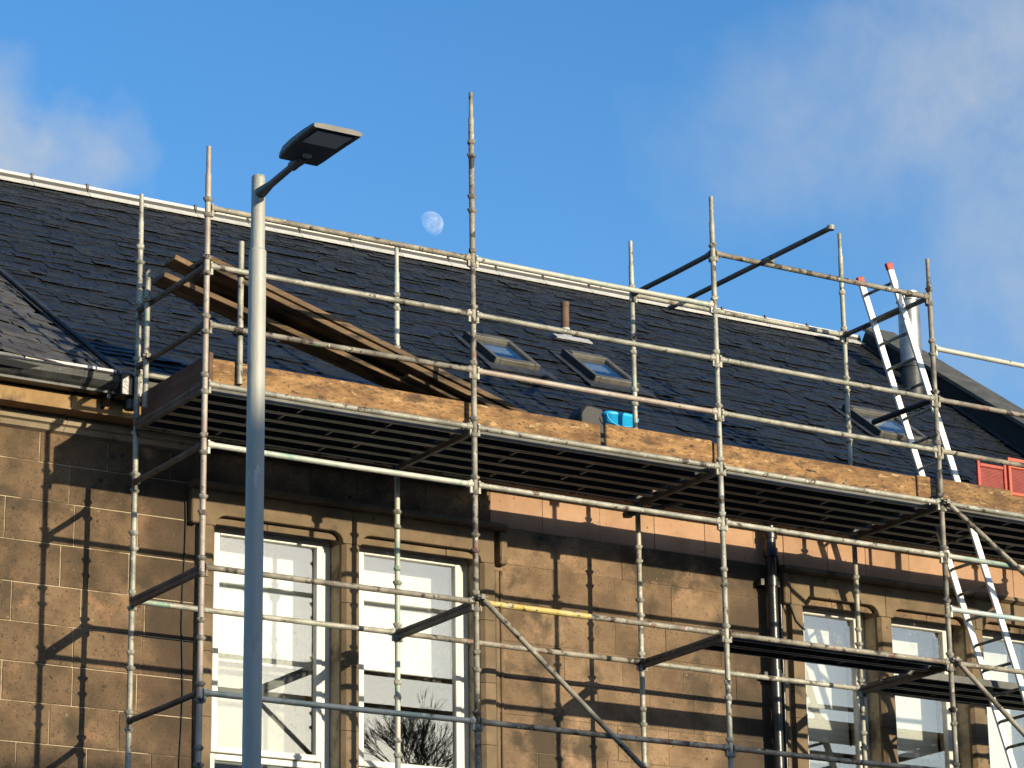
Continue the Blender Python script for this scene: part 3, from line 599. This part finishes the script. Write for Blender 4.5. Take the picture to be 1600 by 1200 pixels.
# yellow sleeve on the middle ledger
o = MB(); o.tube(Z(2.60, 0, -1.501), Z(3.62, 0, -1.504), TR+.0018, 14); part('yellow_sleeve', o, 'yellow', SF)
for i, x in enumerate(X):
    ks = [-3, 0] + ([2, 1, -1, -5] if i == 0 else []) + ([4] if i in (2, 3) else [])
    for k in ks:
        member('transom', Z(x, 0, .5*k), Z(x, IY, .5*k), 'transom')
        if k in (0, -3): 
            o = MB(); o.box(Z(x-.02, .05, .5*k-.058), Z(x+.02, IY-.05, .5*k-.026)); part('transom_rib', o, 'transom', SF)
# short extra posts at the left end
def coupler(p, r=.045):
    h = MB(); p = Vector(p); h.tube(p-Vector((0, 0, .022)), p+Vector((0, 0, .022)), r*.8, 12); h.obox(p+Vector((.0, -.034, 0)), (.018, 0, 0), (0, .02, 0), (0, 0, .02)); h.tube(p+Vector((-.05, -.04, 0)), p+Vector((.05, -.04, 0)), .008, 8); return h
def extra_post(x, y, z0, z1):
    o = MB(); o.tube(Z(x, y, z0), Z(x, y, z1), TR, 14); st = part('post', o, 'galv', SF)
    for z in (.5, 1.0): part('coupler', coupler(Z(x, y, z)), 'galv_dirty', st)
extra_post(.335, .055, .06, 1.28); extra_post(-.052, 1.01, .06, 1.27)
# loose cross tube clamped on the top rail, and facade braces
member('cross_tube', Z(5.65, -.93, 2.055), Z(5.65, 1.62, 2.055), 'transom', ends=False); part('coupler', coupler(Z(5.65, 0, 2.03), .06), 'galv_dirty', SF)
o = MB(); o.tube(Z(5.65, -.93, 2.035), Z(5.65, -.93, 2.075), .034, 12); part('coupler', o, 'galv', SF)
def brace(a, b):
    a, b = Vector(a), Vector(b); member('brace', a, b, 'galv_dirty', TR*.95, False); part('coupler', coupler(a+Vector((0, .02, 0)), .05), 'galv_dirty', SF)
for (xa_, za_, px_, py_, ext) in ((X[1]+.02, -1.47, 1004, 1198, 1.35), (X[3]+.02, -.0, 1600, 896, 2.4), (X[3]+.02, -1.48, 1600, 1147, 2.4)):
    a = Vector((xa_, -.052, za_)); b = hy(px_, py_, -.052); b = a+(b-a)*ext; brace(Z(*a), Z(*b))
o = MB(); o.tube(Z(4.86, 1.30, -.16), Z(5.35, 1.05, -.03), TR, 12); part('tie_tube', o, 'galv_dirty', SF); part('coupler', coupler(Z(4.90, 1.28, -.15), .055), 'galv_dirty', SF)
# ladder bracket tube
member('ladder_bracket', Z(X[3], .03, 1.0), Z(X[3]-.08, .86, .98), 'cable', TR*1.15, False)
# steel deck boards: inverted channels with lips and stiffeners
def deck_board(x0, x1, y, z=.028):
    h = MB(); w = .213; zt = z+.034
    h.box(Z(x0, y, zt-.002), Z(x1, y+w, zt+.001))
    for yy, s_ in ((y, 1), (y+w, -1)):
        h.box(Z(x0, min(yy, yy+s_*.003), z-.03), Z(x1, max(yy, yy+s_*.003), zt-.002)); h.box(Z(x0, min(yy+s_*.003, yy+s_*.030), z-.03), Z(x1, max(yy+s_*.003, yy+s_*.030), z-.027))
    n = 2
    for i in range(1, n+1):
        xx = x0+(x1-x0)*(i+rnd.uniform(-.3, .3))/(n+1); h.box(Z(xx-.006, y+.031, z-.02), Z(xx+.012, y+w-.031, zt-.003))
    db = part('deck_board', h, 'deck_steel_shaded', SF, at=Z((x0+x1)/2, y, z)); db.data.materials.append(M['deck_lip_lit'])
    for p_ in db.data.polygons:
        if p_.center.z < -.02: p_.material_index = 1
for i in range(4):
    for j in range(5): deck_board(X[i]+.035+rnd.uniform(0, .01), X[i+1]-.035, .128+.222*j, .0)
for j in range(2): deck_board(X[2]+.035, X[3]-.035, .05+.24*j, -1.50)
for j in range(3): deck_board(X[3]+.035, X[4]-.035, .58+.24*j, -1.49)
# toe boards
def toe(x0, x1, y, zb, zt, tilt=0):
    h = MB(); h.add([Z(x0, y, zb), Z(x1, y, zb+tilt), Z(x1, y+.036, zb+tilt), Z(x0, y+.036, zb), Z(x0, y, zt), Z(x1, y, zt+tilt), Z(x1, y+.036, zt+tilt), Z(x0, y+.036, zt)],
                    [(0, 3, 2, 1), (4, 5, 6, 7), (0, 1, 5, 4), (1, 2, 6, 5), (2, 3, 7, 6), (3, 0, 4, 7)]); part('toe_board', h, 'toe', SF, bevel=.008, at=Z(x0, y, zb))
toe(.10, 2.47, .082, .04, .255, -.012); toe(2.475, 3.83, .082, .035, .24); toe(3.86, 4.985, .045, .032, .245, .004); toe(5.0, 7.30, .082, .03, .245); toe(7.32, 7.49, .082, .03, .262); toe(7.52, 8.42, .045, .03, .25); toe(8.35, 10.0, .085, .03, .22)
h = MB(); h.box(Z(.035, .10, .05), Z(.072, 1.28, .27)); part('toe_board', h, 'toe_shaded', SF, bevel=.005, label='red-brown end toe board with shade painted into its colour')
h = MB(); h.box(Z(.048, .03, .03), Z(.088, .098, .285)); part('toe_board', h, 'toe_shaded', SF, bevel=.005)

# ------------------------------------------------------------------ things on the platform
def plank(label, pa, ya, pb, yb, ext, w=.22, t=.046, dz=0, start=0.0):
    a, b = hy(*pa, ya), hy(*pb, yb); d = b-a; b = a+d*ext; a = a+d*start; a.z += D+dz; b.z += D+dz
    c = (a+b)/2; dx = (b-a).normalized(); side = Vector((0, 1, 0)); side = (side-dx*side.dot(dx)).normalized(); nn = dx.cross(side).normalized()
    nn = nn if nn.z > 0 else -nn
    h = MB(); h.obox(c+side*w/2-nn*t/2, dx*((b-a).length/2), side*w/2, nn*t/2)
    p = part('plank', h, 'plank', None, bevel=.004, at=c, label=label, cat='plank', group='planks leaning on the platform'); return p
plank('topmost leaning plank with sunlit orange edge', (325, 396), .42, (800, 631), .42, 1.25)
plank('leaning plank directly beneath the topmost one', (332, 409), .43, (800, 641), .43, 1.16, dz=-.012)
plank('leaning plank with upper raised end sticking out left of the corner standard', (275, 397), .66, (475, 499), .66, 1.9, w=.2)
plank('lowest leaning plank with its end nearest the end rail', (258, 424), .62, (745, 641), .62, 1.05, w=.24)
plank('dark plank wedged in the middle of the leaning stack', (318, 425), .64, (770, 645), .60, 1.12, w=.23)
plank('rearmost leaning plank, closest to the roof', (300, 432), .87, (760, 650), .80, 1.05, w=.23)
plank('short pale plank offcut under the leaning planks', (640, 580), .52, (745, 634), .52, 1.1, w=.16)

for i in range(6):  # unseen pile, added to keep the sun off the wall behind
    h = MB(); xa_ = .06+rnd.uniform(0, .05); h.box(Z(xa_, .62+rnd.uniform(0, .02), .037+.0425*i), Z(4.10-rnd.uniform(0, .05), .86, .037+.0425*i+.0415))
    part('plank', h, 'plank', None, bevel=.003, at=Z(2.1, .74, .037+.0425*i), label='%s of the unseen pile added behind the left toe board to shade the wall' % ('bottom plank', 'second plank from the bottom', 'third plank from the bottom', 'fourth plank from the bottom', 'fifth plank from the bottom', 'top plank')[i], cat='plank', group='unseen planks added to shade the wall')
# ladder: stiles one behind the other, leaning along the scaffold
LD = thing('ladder', 'aluminium ladder with red stile caps rising through the scaffold platform', 'ladder', (9.7, .5, .12))
def ladder():
    ta, tb = hy(1345, 440, .78), hy(1583, 1196, .78); ta2, tb2 = hy(1390, 418, .33), hy(1600, 1084, .33)
    d = ((tb-ta).normalized()+(tb2-ta2).normalized()).normalized(); d.y = 0; d.normalize()
    L_ = 4.9; wx = Vector((0, 1, 0)).cross(d).normalized()
    for top, y in ((ta, .78), (ta2, .33)):
        a = Vector(Z(*top)); b = a+d*L_; h = MB(); h.obox((a+b)/2, d*(L_/2), wx*.035, Vector((0, .014, 0))); st = part('stile', h, 'alu', LD, bevel=.004, at=b)
        c = MB(); c.obox(a-d*.01, d*.035, wx*.040, Vector((0, .019, 0))); part('end_cap', c, 'red', st, bevel=.006)
    a = Vector(Z(*ta)); a.y = 0
    for i in range(19):
        p = a+d*(.14+.25*i); h = MB(); h.tube((p.x, .345, p.z), (p.x, .765, p.z), .0155, 10); part('rung', h, 'galv_dirty', LD)
ladder()

# blue tub and black bag wedged on the eaves slates
TY = 1.52; p0, p1 = hy(945, 655, TY), hy(992, 655, TY)
def tub():
    cx = (p0.x+p1.x)/2; r = (p1.x-p0.x)/2; ry = .105; cy = TY+ry*.6; zt = hy(968, 646, TY).z; zb = EZ+(cy-EY)*TP+.03
    T = thing('plastic_tub', 'bright blue plastic tub at the eaves behind the toe board', 'tub', Z(cx, cy, zb)); n = 28
    def ring_(k, z): return [(cx+r*k*abs(math.cos(2*math.pi*i/n))**.55*(1 if math.cos(2*math.pi*i/n) > 0 else -1), cy+ry*k*abs(math.sin(2*math.pi*i/n))**.55*(1 if math.sin(2*math.pi*i/n) > 0 else -1), D+z) for i in range(n)]
    h = MB(); vs = ring_(.86, zb) + ring_(.98, zt-.035) + ring_(1.03, zt-.033) + ring_(1.03, zt-.008) + ring_(.97, zt)
    h.add(vs, [(k*n+i, k*n+(i+1) % n, (k+1)*n+(i+1) % n, (k+1)*n+i) for k in range(4) for i in range(n)] + [tuple(range(n))[::-1]], True); part('tub_body', h, 'cyan', T)
    h = MB(); vs = [(cx, cy, D+zt+.006)] + ring_(.96, zt+.001); h.add(vs, [(0, 1+i, 1+(i+1) % n) for i in range(n)], True); part('lid', h, 'cyan', T)
    h = MB(); pts = [Vector((cx+r*1.04*math.cos(t), cy-ry*1.06, D+zt-.04-.10*math.sin(t))) for t in [math.pi*q/8 for q in range(9)]]; h.path(pts, .006, 6); part('handle', h, 'cyan', T)
tub()
q0, q1 = hy(905, 645, TY+.04), hy(950, 645, TY+.04); qt = hy(925, 633, TY+.04).z; zb = EZ+(1.62-EY)*TP+.03
h = MB(); cx = (q0.x+q1.x)/2
h.prism([(q0.x, D+zb), (q1.x-.03, D+zb), (q1.x-.03, D+qt-.06), (q1.x-.06, D+qt-.01), (cx-.03, D+qt+.004), (q0.x+.07, D+qt-.005), (q0.x+.0, D+qt-.10)], 'y', TY+.04, TY+.26)
T = part('tool_bag', h, 'blackrub', None, bevel=.02, at=Z(cx, TY+.15, zb), label='black tool bag at the eaves just left of the blue tub', cat='bag')
h = MB(); h.path([Vector((cx-.09+.18*q/8, TY+.15, D+qt-.02+.035*math.sin(math.pi*q/8))) for q in range(9)], .008, 6); part('handle', h, 'cable', T)
# red plastic mesh barriers standing on thin legs
def barrier(x0, x1, y, zt, label, mt):
    T = thing('mesh_barrier', label, 'barrier', Z((x0+x1)/2, y, .038), 'red plastic barriers'); z0, z1 = D+.40, D+zt; t = .017; zm = z1-.085
    for z in (z0+t, zm, z1-t): f = MB(); f.box((x0+2*t, y-t*.8, z-t), (x1-2*t, y+t*.8, z+t)); part('rail', f, mt, T, bevel=.004)
    for x in (x0+t, x1-t): f = MB(); f.box((x-t, y-t, D+.07), (x+t, y+t, z1)); f2 = part('leg', f, mt, T, bevel=.004); f = MB(); f.box((x-.02, y-.12, D+.038), (x+.02, y+.12, D+.07)); part('foot', f, mt, f2, bevel=.004)
    g = MB(); hh = .0022; n = int((x1-x0)/.014)
    for i in range(1, n): xx = x0+2*t+(x1-x0-4*t)*i/n; g.box((xx-hh, y-hh, z0+2*t), (xx+hh, y+hh, zm-t))
    k = int((zm-z0-3*t)/.014)
    for i in range(1, k): zz = z0+2*t+.014*i; g.box((x0+2*t, y-hh*.8, zz-hh), (x1-2*t, y+hh*.8, zz+hh))
    part('mesh_panel', g, 'red', T)
c0, c1 = hy(1527, 715, .60), hy(1572, 716, .60)
barrier(c0.x, c1.x, .62, hy(1527, 711, .60).z, 'dull red mesh barrier next to the ladder, left of the orange one', 'red')
barrier(c1.x+.01, c1.x+.62, .60, hy(1575, 715, .60).z, 'orange-red mesh barrier at the right edge of the platform', 'orange')

# ------------------------------------------------------------------ street lamp
LX, LY = -2.95, -6.72
SL = thing('street_lamp', 'pale grey street lamp with flat dark lantern, in front of the scaffolding', 'street lamp', (LX, LY, .12))
o = MB(); zc = hx(404, 392, LX).z; o.tube((LX, LY, .12), (LX, LY, D+zc), .056, 24, .0485); o.tube((LX, LY, D+zc), (LX, LY, D+zc+.012), .0485, 24, .040); part('column', o, 'post', SL)
o = MB(); o.tube((LX, LY, D+zc+.01), (LX, LY, D-1.085), .0400, 24, .0385); o.tube((LX, LY, D-1.086), (LX, LY, D-1.074), .0395, 24, .034); part('column_top', o, 'post', SL)
o = MB(); a, b = Vector(Z(LX+.0, LY-.03, -1.185)), Vector(Z(LX+.01, -7.19, -1.14)); o.tube(a, a+(b-a)*.25, .034, 14, .022); o.tube(a+(b-a)*.25, b, .0215, 14, .019); o.tube(a+(b-a)*.82, b+(b-a)*.12, .029, 12); o.obox(b, (.028, 0, 0), (0, .03, 0), (0, 0, .018)); part('arm', o, 'lantern', SL, bevel=0)
o = MB(); secs = []
bk, ft = Vector(Z(LX+.016, -7.17, -1.108)), Vector(Z(LX+.012, -7.635, -1.12)); ax = (ft-bk).normalized(); sx = Vector((1, .0, 0)); nz_ = sx.cross(ax).normalized(); nz_ = nz_ if nz_.z > 0 else -nz_
prof = [(0, .122, .040), (.12, .132, .056), (.35, .140, .052), (.65, .147, .042), (.92, .151, .030), (1, .149, .022)]
Ln = (ft-bk).length; vs = []
for u, hw, th in prof:
    c = bk+ax*(Ln*u); dip = -.028*(1-u)**2
    for (kx, kz) in ((-1, 0), (-.94, -.008), (.94, -.008), (1, 0), (.96, th*.7), (.6, th), (-.6, th), (-.96, th*.7)): vs.append(c+sx*hw*kx+nz_*(kz+dip))
fs = [(k*8+i, k*8+(i+1) % 8, (k+1)*8+(i+1) % 8, (k+1)*8+i) for k in range(len(prof)-1) for i in range(8)] + [tuple(range(8)), tuple(range(len(vs)-8, len(vs)))[::-1]]
o.add(vs, fs); hd = part('lantern_housing', o, 'lantern', SL)
h = MB(); c = bk+ax*(Ln*.70)-nz_*.011; h.obox(c, sx*.105, ax*.105, nz_*.004); part('led_panel', h, 'led', hd, bevel=.002)
h = MB(); h.obox(bk+ax*(Ln*.70)-nz_*.0085, sx*.116, ax*.116, nz_*.003); part('panel_rim', h, 'blackrub', hd)
h = MB(); h.tube(bk+ax*(Ln*.22)-nz_*.035, bk+ax*(Ln*.22)-nz_*.02, .026, 16); part('sensor_cap', h, 'led', hd)

# ------------------------------------------------------------------ moon (only its sunlit part shows by day)
mdir = pray(672.5, 350.5).normalized(); MDIST = 3000; mr_ = MDIST*20.5/F_PX; mc = CAM+mdir*MDIST
bm = bmesh.new(); bmesh.ops.create_uvsphere(bm, u_segments=48, v_segments=32, radius=mr_)
lit = [v for v in bm.verts]
bmesh.ops.bisect_plane(bm, geom=list(bm.verts)+list(bm.edges)+list(bm.faces), plane_co=SUNDIR*mr_*.02, plane_no=SUNDIR, clear_inner=True)
bmesh.ops.bisect_plane(bm, geom=list(bm.verts)+list(bm.edges)+list(bm.faces), plane_co=(0, 0, 0), plane_no=mdir, clear_outer=True)
me = bpy.data.meshes.new('moon'); bm.to_mesh(me); bm.free(); me.polygons.foreach_set('use_smooth', [True]*len(me.polygons))
obj('moon', me, 'moon', None, mc, label='pale daytime gibbous moon in the blue sky above the ridge', cat='moon')

# ------------------------------------------------------------------ across the street, behind the camera (it shades the foot of the scaffold)
def tenement(x0, x1, ridge, label):
    T = thing('tenement', label, 'building', ((x0+x1)/2, -33, .0)); yf, yb = -33, -43; ym = -38; ez = ridge-4.0
    h = MB(); h.prism([(yf, .0), (yb, .0), (yb, ez), (ym, ridge-.25), (yf, ez)], 'x', x0, x1); part('wall', h, 'stone_tan', T)
    h = MB(); h.prism([(yf+.4, ez-.3), (yf+.4, ez-.12), (ym, ridge), (yb-.4, ez-.12), (yb-.4, ez-.3), (ym, ridge-.2)], 'x', x0-.1, x1+.1); part('roof', h, 'slate', T)
    x = x0+2
    while x < x1-1.5:
        for z in (1.2, 4.4, 7.6):
            if z+2 < ez: h = MB(); h.box((x, yf-.02, z), (x+1.1, yf+.03, z+1.9)); part('window', h, 'upvc', T)
        x += 3
tenement(8.6, 75, 14.75, 'long tan tenement across the street, behind the viewer')
tenement(-70, 8.2, 13.25, 'lower tan tenement across the street, behind the viewer')
def bare_tree(x, y, H, seed):
    r = random.Random(seed); T = thing('bare_tree', 'tall leafless tree across the street, mirrored in the window', 'tree', (x, y, 0)); tr = MB(); cr = MB()
    base = Vector((x, y, 0)); fork = base+Vector((.1, .1, H)); tr.tube(base, base+Vector((.1, 0, H*.5)), .34, 12, .22); tr.tube(base+Vector((.1, 0, H*.5)), fork, .22, 12, .13)
    def grow(p, d, l, rad, depth):
        q = p+d*l; cr.tube(p, q, rad, 5 if depth > 3 else 3, rad*.7, caps=False)
        if depth == 0: return
        for i in range(3):
            nd = (d+Vector((r.gauss(0, .30), r.gauss(0, .30), r.gauss(.06, .14)))).normalized(); grow(p+d*l*r.uniform(.5, 1), nd, l*r.uniform(.66, .9), max(rad*.66, .0055), depth-1)
    for i in range(8):
        a = i*2.4; sp = r.uniform(.2, .95); grow(fork-Vector((0, 0, r.uniform(0, 1.6))), Vector((sp*math.cos(a), sp*math.sin(a), 1)).normalized(), r.uniform(.7, 1.0), .032, 5)
    part('trunk', tr, 'bark', T); part('crown', cr, 'bark', T)
bare_tree(30.9, -46.5, 16.75, 5)
